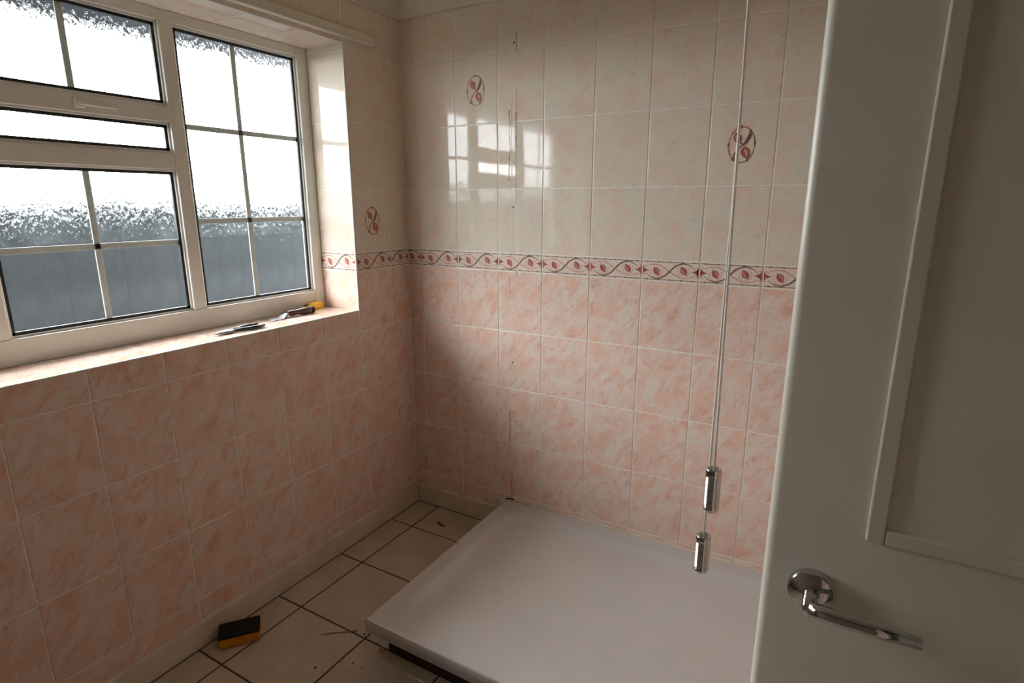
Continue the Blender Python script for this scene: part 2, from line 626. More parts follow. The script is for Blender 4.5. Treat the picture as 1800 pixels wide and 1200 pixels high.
wall_hall_sky_block = struct(boxes('wall_hall_sky_block', 'hall', None, [  # unseen hall shell, added to keep sky light out of the doorway
    (RX + 0.1, RX + 1.1, DY0 + 0.4, DY0 + 0.45, -0.05, 2.42), (RX + 0.1, RX + 1.1, DY1 - 0.4, DY1 - 0.45, -0.05, 2.42),
    (RX + 1.05, RX + 1.1, DY0 + 0.45, DY1 - 0.45, -0.05, 2.42), (RX + 0.1, RX + 1.1, DY0 + 0.45, DY1 - 0.45, 2.37, 2.42),
    (RX + 0.02, RX + 1.1, DY0 + 0.45, DY1 - 0.45, -0.06, -0.002)]))
door_frame = struct(boxes('trim_3', 'white', None, [
    (RX - 0.012, RX + 0.1, DY0, DY0 + 0.03, 0, DZ + 0.03), (RX - 0.012, RX + 0.1, DY1 - 0.03, DY1, 0, DZ + 0.03), (RX - 0.012, RX + 0.1, DY0, DY1, DZ, DZ + 0.03)], 0.003))

# back wall tiles
cols_b = [0.0, 0.075]
while cols_b[-1] + TW < RX:
    cols_b.append(cols_b[-1] + TW)
cols_b.append(RX)
for i in range(len(cols_b) - 1):
    a0, a1 = cols_b[i], cols_b[i + 1]
    full0 = a0 if i else a1 - TW
    for r in range(4):
        put_tile('tile', wall_back, frame_back, a0, a1, ROWS_LOW[r + 1], ROWS_LOW[r], 'pink')
    lo = 0.085 if a0 < 0.47 else 0.138
    put_tile('tile', wall_back, frame_back, a0, a1, lo, ROWS_LOW[4], 'pink')
    put_border(wall_back, frame_back, a0, a1, full0)
    for r in range(4):
        z1 = ROWS_UP[r + 1] if r < 3 else COVE_Z + 0.01
        t = put_tile('tile', wall_back, frame_back, a0, a1, ROWS_UP[r], z1, 'cream')
        if (i, r) in ((2, 2), (7, 1)):
            link('printed_medallion', MED, 'vine', t)

# left wall tiles (columns counted from the corner)
cols_l = [0.0, 0.117]
while cols_l[-1] + TW < -FY:
    cols_l.append(cols_l[-1] + TW)
cols_l.append(-FY)
JY0, JY1 = -OY0, -OY1
for i in range(len(cols_l) - 1):
    s0, s1 = cols_l[i], cols_l[i + 1]
    def wall_piece(s0, s1, b0, b1, mat, nm='tile'):
        return put_tile(nm, wall_left, frame_left, -s1, -s0, b0, b1, mat)
    for r in range(1, 4):
        wall_piece(s0, s1, ROWS_LOW[r + 1], ROWS_LOW[r], 'pink')
    wall_piece(s0, s1, 0.085, ROWS_LOW[4], 'pink')
    parts = []
    if s1 <= JY0 + 0.01:
        parts = [(s0, min(s1, JY0 + 0.002) if i == 1 else s1, False)]
    elif s0 >= JY1 - 0.01:
        parts = [(max(s0, JY1), s1, False)]
    elif s1 > JY1 and s0 < JY1:
        parts = [(s0, JY1, True), (JY1, s1, False)]
    else:
        parts = [(max(s0, JY0), s1, True)]
    for p0, p1, opening in parts:
        if opening:
            wall_piece(p0, p1, ROWS_LOW[1], OZ0, 'pink')
            wall_piece(p0, p1, OZ1, COVE_Z + 0.01, 'cream')
            continue
        wall_piece(p0, p1, ROWS_LOW[1], ROWS_LOW[0], 'pink')
        full0 = -(s1 if i else TW)
        put_border(wall_left, frame_left, -p1, -p0, full0 if i else -p0 - TW if False else -TW)  if i == 0 else put_border(wall_left, frame_left, -p1, -p0, -s0 - TW)
        for r in range(4):
            z1 = ROWS_UP[r + 1] if r < 3 else COVE_Z + 0.01
            t = wall_piece(p0, p1, ROWS_UP[r], z1, 'cream')
            if (i, r) == (1, 0):
                link('printed_medallion', MED, 'vine', t)

# window reveal tiles
def frame_jamb_far(a, b):
    return frame_back(a, b, OY0)
def frame_jamb_near(a, b):
    return basis((-1, 0, 0), (0, 0, 1), (0, 1, 0), (a, OY1, b))
def frame_sill(a, b):
    return basis((0, 1, 0), (-1, 0, 0), (0, 0, 1), (b, a, OZ0))
def frame_head(a, b):
    return basis((0, 1, 0), (1, 0, 0), (0, 0, -1), (b, a, OZ1))
for fr in (frame_jamb_far, frame_jamb_near):
    put_tile('reveal_tile', wall_left, fr, WX, -0.004, OZ0, BB, 'pink')
    put_border(wall_left, fr, WX, -0.004, WX - 0.003)
    for r in range(4):
        put_tile('reveal_tile', wall_left, fr, WX, -0.004, ROWS_UP[r], ROWS_UP[r + 1] if r < 3 else OZ1, 'cream')
edges = [JY0] + [c for c in cols_l if JY0 + 0.02 < c < JY1 - 0.02] + [JY1]
for s0, s1 in zip(edges, edges[1:]):
    put_tile('sill_tile', wall_left, frame_sill, -s1, -s0, WX, -0.004, 'pink')
    put_tile('reveal_tile', wall_left, frame_head, -s1, -s0, WX, -0.004, 'cream')
# pale rounded edge strips round the opening
E_ = 0.0035
boxes('edge_trim', 'upvc', wall_left, [(-0.005, 0.0012, OY0 + 0.0012, OY0 - E_ + 0.0012, OZ0, OZ1)], 0.0015)
boxes('edge_trim', 'upvc', wall_left, [(-0.005, 0.0012, OY1 - 0.0012, OY1 + E_ - 0.0012, OZ0, OZ1)], 0.0015)
boxes('edge_trim', 'upvc', wall_left, [(-0.005, 0.0012, OY0, OY1, OZ0 - 0.003, OZ0 + 0.0014)], 0.0015)
boxes('edge_trim', 'upvc', wall_left, [(-0.005, 0.0012, OY0, OY1, OZ1 - 0.0014, OZ1 + 0.003)], 0.0015)

# floor tiles
fx = [0.0138, 0.137, 0.4545]
while fx[-1] + 0.317 < RX:
    fx.append(fx[-1] + 0.317)
fx.append(RX)
fy = [-0.0138, -0.2165, -0.5345, -0.848]
while fy[-1] - 0.317 > FY:
    fy.append(fy[-1] - 0.317)
fy.append(FY)
def frame_floor(a, b):
    return basis((1, 0, 0), (0, 1, 0), (0, 0, 1), (a, b, 0))
for i in range(len(fx) - 1):
    for j in range(len(fy) - 1):
        x0, x1, y1, y0 = fx[i], fx[i + 1], fy[j], fy[j + 1]
        if j < 3:                                   # bare subfloor under the tray
            if x0 > 0.6:
                continue
            x1 = min(x1, 0.60)
        put_tile('floor_tile', floor, frame_floor, x0, x1, y0, y1, 'ftile', gap=0.0062, t=0.0015, tilt=0.0006)

# coving
def coving(name, p0, p1, inward, ext0, ext1):
    bm = bmesh.new()
    n = 10
    H, D = CEIL_Z - COVE_Z, 0.095
    prof = [(0.001, COVE_Z), (0.006, COVE_Z)]
    for k in range(n + 1):
        t = k / n * math.pi / 2
        prof.append((D - (D - 0.006) * math.cos(t), COVE_Z + 0.006 + (H - 0.012) * (1 - math.sin(math.pi / 2 - t))))
    prof += [(D, CEIL_Z), (0.001, CEIL_Z)]
    p0, p1, inw = Vector(p0), Vector(p1), Vector(inward)
    along = (p1 - p0).normalized()
    A = [bm.verts.new(p0 + inw * d + along * d * ext0 + Vector((0, 0, z))) for d, z in prof]
    B = [bm.verts.new(p1 + inw * d - along * d * ext1 + Vector((0, 0, z))) for d, z in prof]
    m = len(prof)
    for k in range(m):
        bm.faces.new((A[k], A[(k + 1) % m], B[(k + 1) % m], B[k]))
    bm.faces.new(A)
    bm.faces.new(B[::-1])
    o = struct(link(name, bm_mesh(name, bm), 'ceil'))
    return o


coving('trim_1', (0, 0, 0), (RX, 0, 0), (0, -1, 0), 1, 0)
coving('trim_2', (0, 0, 0), (0, FY, 0), (1, 0, 0), 1, 0)

# skirting boards with a rounded top
def skirting(name, p0, p1, inward, mitre0):
    bm = bmesh.new()
    th = 0.0125
    prof = [(0.0, 0.0), (th, 0.0), (th, SKH - 0.014), (th * 0.92, SKH - 0.007), (th * 0.68, SKH - 0.002), (th * 0.35, SKH), (0.0, SKH)]
    p0, p1, inw = Vector(p0), Vector(p1), Vector(inward)
    along = (p1 - p0).normalized()
    A = [bm.verts.new(p0 + inw * d + along * d * mitre0 + Vector((0, 0, z))) for d, z in prof]
    B = [bm.verts.new(p1 + inw * d + Vector((0, 0, z))) for d, z in prof]
    for k in range(len(prof)):
        k2 = (k + 1) % len(prof)
        bm.faces.new((A[k], A[k2], B[k2], B[k]))
    bm.faces.new(A)
    bm.faces.new(B[::-1])
    return struct(link(name, bm_mesh(name, bm), 'skirt'))


bb_ = skirting('baseboard_back', (0.0003, 0, 0), (TRAY_X0 - 0.002, 0, 0), (0, -1, 0), 1)
bl_ = skirting('baseboard_left', (0, -0.0003, 0), (0, FY, 0), (1, 0, 0), 1)
# dirt-coloured strips painting the shadow in the opened corner joint of the boards
boxes('gap_shadow_line', 'dirt', bb_, [(0.0115, 0.0142, -0.0144, -0.0118, 0.012, 0.036), (0.0115, 0.0136, -0.0138, -0.0118, 0.036, 0.062), (0.0115, 0.0140, -0.0142, -0.0118, 0.066, 0.084)])

# marks left on the back wall by the old shower screen
def disc(name, x, z, r, mat, y=-0.0006):
    bm = bmesh.new()
    lathe(bm, [(0, 0.0), (r * 0.8, 0.0), (r, -0.0006), (r, -0.001)], 12)
    o = link(name, bm_mesh(name, bm), mat, wall_back, basis((1, 0, 0), (0, 0, 1), (0, -1, 0), (x, y, z)))
    return o


for x, z in ((0.556, 2.035), (0.553, 1.433), (0.549, 0.788), (0.547, 0.200)):
    disc('drill_hole', x, z, 0.0036, 'hole')
    disc('drill_hole', x - 0.006 + random.random() * 0.004, z - 0.006 + random.random() * .003, 0.0011, 'brownresidue')


def streak(name, mat, x, z0, z1, wmin, wmax, wob, seed, lift=0.0007):
    rnd = random.Random(seed)
    bm = bmesh.new()
    n = max(6, int((z1 - z0) / 0.006))
    prev = None
    xx = x
    for i in range(n + 1):
        z = z0 + (z1 - z0) * i / n
        xx += rnd.gauss(0, wob)
        xx += (x - xx) * 0.2
        w = rnd.uniform(wmin, wmax)
        row = [bm.verts.new((xx - w / 2, -0.0001, z)), bm.verts.new((xx - w / 4, -lift, z)), bm.verts.new((xx + w / 4, -lift, z)), bm.verts.new((xx + w / 2, -0.0001, z))]
        if prev:
            for k in range(3):
                bm.faces.new((prev[k], prev[k + 1], row[k + 1], row[k]))
        prev = row
    return link(name, bm_mesh(name, bm), mat, wall_back)


streak('dirt_line', 'dirt', 0.5655, 2.004, 2.072, 0.0008, 0.0022, 0.0002, 1)
streak('dirt_line', 'dirt', 0.565, 1.655, 1.790, 0.0012, 0.0034, 0.0003, 2)
streak('dirt_line', 'brownresidue', 0.565, 1.45, 1.655, 0.0008, 0.0022, 0.0003, 3)
streak('dirt_line', 'brownresidue', 0.5655, 1.795, 1.87, 0.0006, 0.0016, 0.0003, 12)
streak('dirt_line', 'dirt', 0.5455, 0.150, 0.275, 0.0006, 0.0026, 0.0006, 4)
streak('sealant_residue', 'brownresidue', 0.535, 1.535, 1.80, 0.001, 0.005, 0.0014, 5)
streak('sealant_residue', 'brownresidue', 0.536, 0.415, 0.575, 0.001, 0.007, 0.0016, 6)
streak('sealant_residue', 'seal', 0.5495, 0.15, 0.50, 0.002, 0.004, 0.0002, 7)
streak('sealant_residue', 'seal', 0.545, 1.50, 1.82, 0.001, 0.0035, 0.0006, 8)
streak('sealant_residue', 'brownresidue', 0.537, 1.08, 1.16, 0.0006, 0.003, 0.0012, 9)
streak('sealant_residue', 'seal', 0.555, 0.93, 1.42, 0.0004, 0.0014, 0.0005, 10)
boxes('cut_notch', 'dirt', wall_back, [(0.5685, 0.5700, -0.0009, 0.0005, 1.160, 1.178)])

# ------------------------------------------------------------------ window
window = empty('window_1')
window['kind'] = 'structure'
XB = -0.248
GX = -0.224
GT, GB = 2.001, 1.089
L1, MU1, L2, MU2, L3 = -0.374, (-0.855, -0.90), None, (-1.415, -1.465), -1.97
boxes('outer_frame', 'upvc', window, [
    (XB, WX, OY0, L1, OZ0, OZ1), (XB, WX, L3, OY1, OZ0, OZ1), (XB, WX, L1, L3, GT, OZ1), (XB, WX, L1, L3, OZ0, GB)], 0.003)
for m in (MU1, MU2):
    boxes('mullion', 'upvc', window, [(XB, WX - 0.002, m[0], m[1], GB, GT)], 0.003)
TR0, TR1 = 1.555, 1.607
boxes('transom', 'upvc', window, [(XB, WX - 0.002, MU1[1], MU2[0], TR0, TR1)], 0.003)


def glazing(parent, y0, y1, z0, z1, vbars, hbars, x=GX, off=None, glass='glass'):
    """pane with black gasket, sloping bead and white bars; y0 > y1"""
    T = off if off is not None else Vector((0, 0, 0))
    bd = 0.013
    def bx(nm, mat, lst, bev=0.0):
        return boxes(nm, mat, parent, [(a + T.x, b + T.x, c + T.y, d + T.y, e + T.z, f + T.z) for a, b, c, d, e, f in lst], bev)
    bx('glazing_bead', 'upvc', [(x + 0.004, WX - 0.010, y0, y0 - bd * .5, z0, z1), (x + 0.004, WX - 0.010, y1, y1 + bd * .5, z0, z1),
                                (x + 0.004, WX - 0.010, y0, y1, z0, z0 + bd * .5), (x + 0.004, WX - 0.010, y0, y1, z1 - bd * .5, z1)], 0.002)
    g0, g1 = bd * .5, bd * .5 + 0.009
    bx('gasket', 'gasket', [(x + 0.001, x + 0.009, y0 - g0, y0 - g1, z0 + g0, z1 - g0), (x + 0.001, x + 0.009, y1 + g0, y1 + g1, z0 + g0, z1 - g0),
                            (x + 0.001, x + 0.009, y0 - g0, y1 + g0, z0 + g0, z0 + g1), (x + 0.001, x + 0.009, y0 - g0, y1 + g0, z1 - g1, z1 - g0)])
    for yb in vbars:
        bx('glazing_bar', 'bar', [(x - 0.006, x - 0.001, yb - 0.009, yb + 0.009, z0 + g0, z1 - g0)], 0.001)
    for zb in hbars:
        bx('glazing_bar', 'bar', [(x - 0.006, x - 0.001, y0 - g0, y1 + g0, zb - 0.009, zb + 0.009)], 0.001)
    bm = bmesh.new()
    vs = [bm.verts.new((x + T.x, yy + T.y, zz + T.z)) for yy, zz in ((y0, z0), (y0, z1), (y1, z1), (y1, z0))]
    f = bm.faces.new(vs)
    f.normal_update()
    if f.normal.x < 0:
        f.normal_flip()
    me = bpy.data.meshes.new('pane')
    bm.to_mesh(me)
    bm.free()
    link('pane', me, glass, parent)


glazing(window, L1, MU1[0], GB, GT, [-0.632], [1.697, 1.388])
glazing(window, MU2[1], L3, GB, GT, [-1.7175], [1.697, 1.388])
glazing(window, MU1[1], MU2[0], GB, TR0, [-1.1575], [1.322])
# narrow clear ventilator light and the pane over it
VT0, VT1 = 1.700, 1.752
boxes('transom', 'upvc', window, [(XB, WX - 0.002, MU1[1], MU2[0], VT0, VT1)], 0.003)
glazing(window, MU1[1], MU2[0], VT1, GT, [-1.1575], [])
glazing(window, MU1[1], MU2[0], TR1, VT0, [], [], glass='clear')
boxes('vent_handle', 'upvc', window, [(WX - 0.004, WX + 0.012, -1.170, -1.145, VT0 + 0.012, VT0 + 0.040), (WX + 0.008, WX + 0.018, -1.166, -1.062, VT0 + 0.018, VT0 + 0.034)], 0.003)

# outside: eave, ground, hedge
eave = struct(boxes('roof_eave', 'eave', None, [(-0.78, -0.30, 0.6, FY - 0.6, 2.16, 2.20), (-0.80, -0.77, 0.6, FY - 0.6, 2.05, 2.26), (-0.78, 0.05, 0.6, FY - 0.6, 2.26, 2.30)]))
struct(boxes('ground_outside', 'ground', None, [(-60, -0.30, 40, -40, -0.6, -0.45)]))


fence = empty('garden_fence', (-1.70, 0, -0.45))
tag(fence, 'dark slate coloured board fence outside the patterned window glass', 'fence')
fb = boxes('board', 'fence', fence, [(-0.012, 0.0, -0.072, 0.072, 0.0, 1.70)])
fb.location = (0, -8.0, 0)
for k in range(1, 96):
    o = fb.copy()
    col.objects.link(o)
    o.location = (0.001 * (k % 2), -8.0 + 0.14 * k, random.uniform(-0.004, 0.004))
for z in (0.35, 1.4):
    boxes('fence_rail', 'fence', fence, [(-0.06, -0.012, -8.1, 5.4, z, z + 0.07)])

hdg = empty('garden_hedge', (-2.45, 0, -0.45))
tag(hdg, 'loose dark hedge rising over the fence outside the window', 'hedge')
rnd = random.Random(21)
bm = bmesh.new()
for k in range(7000):
    u = rnd.random() ** 1.5
    c = Vector((rnd.uniform(-0.28, 0.28), rnd.uniform(-7.2, 3.2), 1.80 + 0.34 * u))
    m = Matrix.Rotation(rnd.uniform(0, 6.28), 3, 'Z') @ Matrix.Rotation(rnd.uniform(0.3, 1.5), 3, 'X') @ Matrix.Rotation(rnd.uniform(0, 6.28), 3, 'Z')
    l, w = rnd.uniform(0.022, 0.034), rnd.uniform(0.011, 0.018)
    bm.faces.new([bm.verts.new(c + m @ Vector(p)) for p in ((-l, 0, 0), (0, -w, 0.004), (l, 0, 0), (0, w, 0.004))])
ring = []
for k in range(105):                     # dense middle of the hedge
    y = -7.2 + 0.1 * k
    r = [(-0.22, 0.0), (-0.25, 1.4), (-0.16, 1.84), (0.0, 1.93), (0.16, 1.84), (0.25, 1.4), (0.22, 0.0)]
    ring.append([bm.verts.new((x + rnd.gauss(0, 0.02), y + rnd.uniform(-.03, .03), z + (rnd.gauss(0, 0.05) if z else 0))) for x, z in r])
for a, b in zip(ring, ring[1:]):
    for k in range(6):
        bm.faces.new((a[k], a[k + 1], b[k + 1], b[k]))
fo = link('foliage', bm_mesh('foliage', bm), 'leafgreen', hdg)
fo['kind'] = 'stuff'
for k in range(26):
    bm = bmesh.new()
    y = -7.0 + 10.0 * k / 25
    tube(bm, [(0, y, 0), (rnd.uniform(-.05, .05), y + rnd.uniform(-.06, .06), 0.9), (rnd.uniform(-.1, .1), y + rnd.uniform(-.12, .12), 1.75)], [0.02, 0.014, 0.006], 6)
    link('stem', bm_mesh('stem', bm), 'timber', hdg)

# ------------------------------------------------------------------ door leaf standing open
door = empty('door_1')
door['kind'] = 'structure'
DX0, DYF = 1.687, -1.35
boxes('door_leaf', 'white', door, [(DX0, RX - 0.016, DYF, DYF + 0.038, 0.008, 1.975)], 0.010, 4, True)
for z0, z1 in ((0.22, 0.86), (1.08, 1.86)):
    lst = []
    xa, xb = DX0 + 0.10, RX - 0.11
    w = 0.018
    for ys in ((DYF - 0.005, DYF + 0.002), (DYF + 0.036, DYF + 0.043)):
        lst += [(xa, xa + w, *ys, z0, z1), (xb - w, xb, *ys, z0, z1), (xa + w, xb - w, *ys, z0, z0 + w), (xa + w, xb - w, *ys, z1 - w, z1)]
    boxes('panel_moulding', 'white', door, lst, 0.002)
bm = bmesh.new()
lathe(bm, [(0, 0.012), (0.024, 0.012), (0.026, 0.009), (0.026, 0.0)], 24)
lathe(bm, [(0.008, 0.010), (0.008, 0.045), (0, 0.045)], 16)
me = bm_mesh('handle', bm, True)
hnd = link('door_handle', me, 'chrome', door, basis((1, 0, 0), (0, 0, 1), (0, -1, 0), (DX0 + 0.055, DYF, 1.0)))
bm = bmesh.new()
tube(bm, [(0, 0, 0.042), (0.02, 0, 0.044), (0.06, -0.001, 0.043), (0.105, -0.002, 0.040)], [0.009, 0.009, 0.008, 0.007], 14)
link('lever', bm_mesh('lever', bm, True), 'chrome', hnd)
for z in (0.25, 1.72):
    boxes('hinge', 'steel', door, [(RX - 0.018, RX - 0.010, DYF - 0.004, DYF + 0.03, z, z + 0.09)], 0.001)

# ------------------------------------------------------------------ shower tray
def smooth(t):
    t = max(0.0, min(1.0, t))
    return t * t * (3 - 2 * t)


def rr_sd(x, y, cx, cy, hx, hy, r):
    qx, qy = abs(x - cx) - hx + r, abs(y - cy) - hy + r
    return math.hypot(max(qx, 0), max(qy, 0)) + min(max(qx, qy), 0) - r


def tray_mesh():
    x0, x1, y0, y1 = TRAY_X0, TRAY_X1, TRAY_Y0, -0.0012
    e = [0, 0.0003, 0.001, 0.002, 0.0032, 0.0045, 0.011]
    def axis(a, b):
        n = int((b - a) / 0.0125)
        mid = [a + 0.011 + (b - a - 0.022) * k / n for k in range(1, n)]
        return [a + v for v in e] + mid + [b - v for v in e[::-1]]
    xs, ys = axis(x0, x1), axis(y0, y1)
    bm = bmesh.new()
    R = 0.0045
    icx, icy = (x0 + 0.062 + x1 - 0.062) / 2, (y0 + 0.072 + y1 - 0.075) / 2
    ihx, ihy = (x1 - x0 - 0.124) / 2, (y1 - y0 - 0.147) / 2
    G = []
    for x in xs:
        row = []
        for y in ys:
            d = min(x - x0, x1 - x, y - y0, y1 - y)
            z = TRAY_Z
            if d < R:
                z -= R - math.sqrt(max(0, R * R - (R - d) ** 2))
            s = rr_sd(x, y, icx, icy, ihx, ihy, 0.105)
            z -= (0.018 * smooth(-s / 0.038) + 0.008 * smooth(-s / 0.40)) * smooth((y - y0 - 0.04) / 0.30)
            row.append(bm.verts.new((x, y, z)))
        G.append(row)
    for i in range(len(xs) - 1):
        for j in range(len(ys) - 1):
            bm.faces.new((G[i][j], G[i + 1][j], G[i + 1][j + 1], G[i][j + 1]))
    rim = [r[0] for r in G] + G[-1][1:] + [r[-1] for r in G[-2::-1]] + G[0][-2:0:-1]
    zl = 0.098
    low = [bm.verts.new((v.co.x, v.co.y, zl)) for v in rim]
    inn = [bm.verts.new((min(max(v.co.x, x0 + 0.012), x1 - 0.012), min(max(v.co.y, y0 + 0.012), y1 - 0.012), zl)) for v in rim]
    inn2 = [bm.verts.new((v.co.x, v.co.y, zl + 0.01)) for v in inn]
    n = len(rim)
    for k in range(n):
        k2 = (k + 1) % n
        bm.faces.new((rim[k], rim[k2], low[k2], low[k]))
        bm.faces.new((low[k], low[k2], inn[k2], inn[k]))
        bm.faces.new((inn[k], inn[k2], inn2[k2], inn2[k]))
    bmesh.ops.remove_doubles(bm, verts=inn + inn2, dist=1e-6)
    bmesh.ops.holes_fill(bm, edges=[ed for ed in bm.edges if ed.is_boundary], sides=0)
    return bm_mesh('tray_body', bm, True)


tray = empty('shower_tray', (TRAY_X0, TRAY_Y0, 0))
tag(tray, 'large white rectangular shower tray set against the tiled wall', 'shower tray')
inv = Matrix.Translation((-TRAY_X0, -TRAY_Y0, 0))
def to_tray(o):
    o.parent = tray
    o.matrix_local = inv
    return o
to_tray(link('tray_body', tray_mesh(), 'tray'))
# black adjustable feet and the dark timber riser behind the lip
for fx_, fy_ in ((1.00, -0.60), (1.75, -0.60), (1.00, -0.20), (1.75, -0.20)):
    bm = bmesh.new()
    lathe(bm, [(0, 0.0004), (0.024, 0.0004), (0.024, 0.006), (0.012, 0.012), (0.012, 0.080), (0.026, 0.084), (0.026, 0.0985), (0, 0.0985)], 20, (fx_, fy_, 0))
    to_tray(link('foot', bm_mesh('foot', bm, True), 'blackplastic'))
to_tray(boxes('riser_timber', 'timber', None, [(0.606, TRAY_X1 - 0.02, -0.846, -0.800, -0.001, 0.098)], 0.002))
to_tray(boxes('riser_timber', 'timber', None, [(0.606, 0.651, -0.800, -0.03, -0.001, 0.098)], 0.002))
to_tray(boxes('end_stop', 'blackplastic', None, [(0.5675, 0.606, -0.853, -0.80, 0.0003, 0.098)], 0.002))
to_tray(boxes('wood_chip', 'wood', None, [(0.540, 0.556, -0.872, -0.856, 0.0003, 0.012)], 0.003))
# black mould at the wall corner of the tray
bm = bmesh.new()
tube(bm, [(0.514, -0.004, 0.1415), (0.523, -0.006, 0.146), (0.535, -0.004, 0.1475), (0.548, -0.003, 0.148), (0.557, -0.002, 0.149)], [0.002, 0.0035, 0.0022, 0.0034, 0.0018], 6)
to_tray(tag(link('mould_patch', bm_mesh('mould_patch', bm), 'dirt'), 'black mouldy sealant'))
# sealant line along the wall
bm = bmesh.new()
tube(bm, [(0.56 + 0.166 * k, -0.0015, TRAY_Z + 0.0005) for k in range(11)], 0.0035, 6)
to_tray(link('sealant_bead', bm_mesh('sealant_bead', bm), 'seal'))
bm = bmesh.new()
lathe(bm, [(0, 0.0008), (0.0022, 0.0006), (0.003, 0)], 10, (0.535, -0.412, TRAY_Z - 0.0002))
to_tray(link('speck', bm_mesh('speck', bm), 'dirt'))

# pale line of old silicone left on the floor tiles
bm = bmesh.new()
tube(bm, [(0.520, -0.852, 0.0004), (0.527, -0.875, 0.0004), (0.534, -0.893, 0.0004), (0.60, -0.8975, 0.0004), (0.75, -0.8945, 0.0004), (1.1, -0.896, 0.0004), (1.62, -0.895, 0.0004)], 0.0016, 6)
link('old_silicone_line', bm_mesh('old_silicone_line', bm), 'seal', floor)['label'] = 'thin pale line of old silicone'

# ------------------------------------------------------------------ pull cords
def ceiling_pull(x, y, z_top, z_bot, rad, label, lean):
    t = empty('pull_cord', (x, y, z_bot))
    tag(t, label, 'pull cord', 'chrome pull cords over the tray')
    H = z_top - z_bot
    bm = bmesh.new()
    ln = H
    prof = [(0, 0.0), (rad * 0.30, 0.0), (rad * 0.72, 0.0015), (rad * 0.93, 0.004), (rad, 0.007), (rad, ln * 0.14)]
    nr = 17
    a, b = ln * 0.15, ln * 0.84
    dz = (b - a) / nr
    for k in range(nr):
        for q in (0.0, 0.15, 0.35, 0.5, 0.65, 0.85):
            prof.append((rad * 0.89 + 0.0013 * math.sin(math.pi * q) ** 0.8, a + dz * (k + q)))
    prof += [(rad, ln * 0.85), (rad, ln - 0.003), (rad * 0.95, ln - 0.001), (rad * 0.84, ln), (rad * 0.5, ln - 0.001), (rad * 0.32, ln - 0.004), (0, ln - 0.005)]
    lathe(bm, prof, 40)
    link('pull_handle', bm_mesh('pull_handle', bm, True), 'chrome', t)
    bm = bmesh.new()
    top = CEIL_Z - z_bot - 0.03
    pts = [(lean[0] * k / 8, lean[1] * k / 8, ln - 0.006 + (top - ln + 0.006) * k / 8) for k in range(9)]
    tube(bm, pts, 0.0018, 8)
    link('cord', bm_mesh('cord', bm, True), 'cord', t)
    bm = bmesh.new()
    lathe(bm, [(0, -0.034), (0.006, -0.034), (0.010, -0.026), (0.038, -0.022), (0.042, -0.016), (0.042, 0.0), (0, 0.0)], 28, (lean[0], lean[1], CEIL_Z - z_bot))
    link('switch_base', bm_mesh('switch_base', bm, True), 'upvc', t)


ceiling_pull(1.594, -1.190, 1.052, 0.979, 0.0120, 'ribbed chrome pull on a white cord, hanging the higher of two', (-0.007, -0.052))
ceiling_pull(1.581, -1.153, 0.914, 0.845, 0.0120, 'ribbed chrome pull on a white cord, hanging the lower of two', (0.0, 0.10 * 0))

# ------------------------------------------------------------------ batten above the window
bat = empty('curtain_batten', (0.0, -0.165, 2.047))
tag(bat, 'white painted wooden batten fixed across the wall above the window', 'batten')
boxes('batten_board', 'white', bat, [(0.0006, 0.028, -0.006, -1.95, 0.002, 0.036)], 0.003)
boxes('end_block', 'white', bat, [(0.0006, 0.031, 0.0, -0.009, 0.0, 0.038)], 0.002)

# ------------------------------------------------------------------ tools on the sill
SZ = OZ0 + 0.0003
ch = empty('chisel', (-0.131, -0.565, SZ), math.radians(-4))
tag(ch, 'broad steel scraper chisel with dark varnished handle on the window sill', 'chisel')
bm = bmesh.new()      # blade from local y -0.095 (edge) to -0.01
sec = [(-0.095, 0.027, 0.0006), (-0.080, 0.027, 0.004), (-0.045, 0.026, 0.0046), (-0.030, 0.016, 0.008), (-0.018, 0.008, 0.011), (0.0, 0.0065, 0.011)]
rings = []
for y, w, h in sec:
    zc = 0.0 if y < -0.04 else (0.003 if y < -0.02 else 0.006)
    rings.append([bm.verts.new(c) for c in ((-w, y, zc), (w, y, zc), (w, y, zc + h), (-w, y, zc + h))])
for a, b in zip(rings, rings[1:]):
    for k in range(4):
        bm.faces.new((a[k], a[(k + 1) % 4], b[(k + 1) % 4], b[k]))
bm.faces.new(rings[0]); bm.faces.new(rings[-1][::-1])
link('blade', bm_mesh('blade', bm), 'steel', ch)
bm = bmesh.new()
lathe(bm, [(0, -0.012), (0.0095, -0.012), (0.0110, 0.0), (0.0125, 0.012), (0.0105, 0.024), (0.0115, 0.040), (0.0138, 0.060), (0.0140, 0.085), (0.0125, 0.100), (0, 0.100)], 20)
me = bm_mesh('handle', bm, True)
link('handle', me, 'handle', ch, basis((1, 0, 0), (0, 0, -1), (0, 1, 0), (0, 0, 0.0142)))
bm = bmesh.new()
lathe(bm, [(0, 0.099), (0.0138, 0.099), (0.0142, 0.103), (0.0142, 0.108), (0.0115, 0.111), (0, 0.111)], 20)
link('end_cap', bm_mesh('end_cap', bm, True), 'blackplastic', ch, basis((1, 0, 0), (0, 0, -1), (0, 1, 0), (0, 0, 0.0144)))

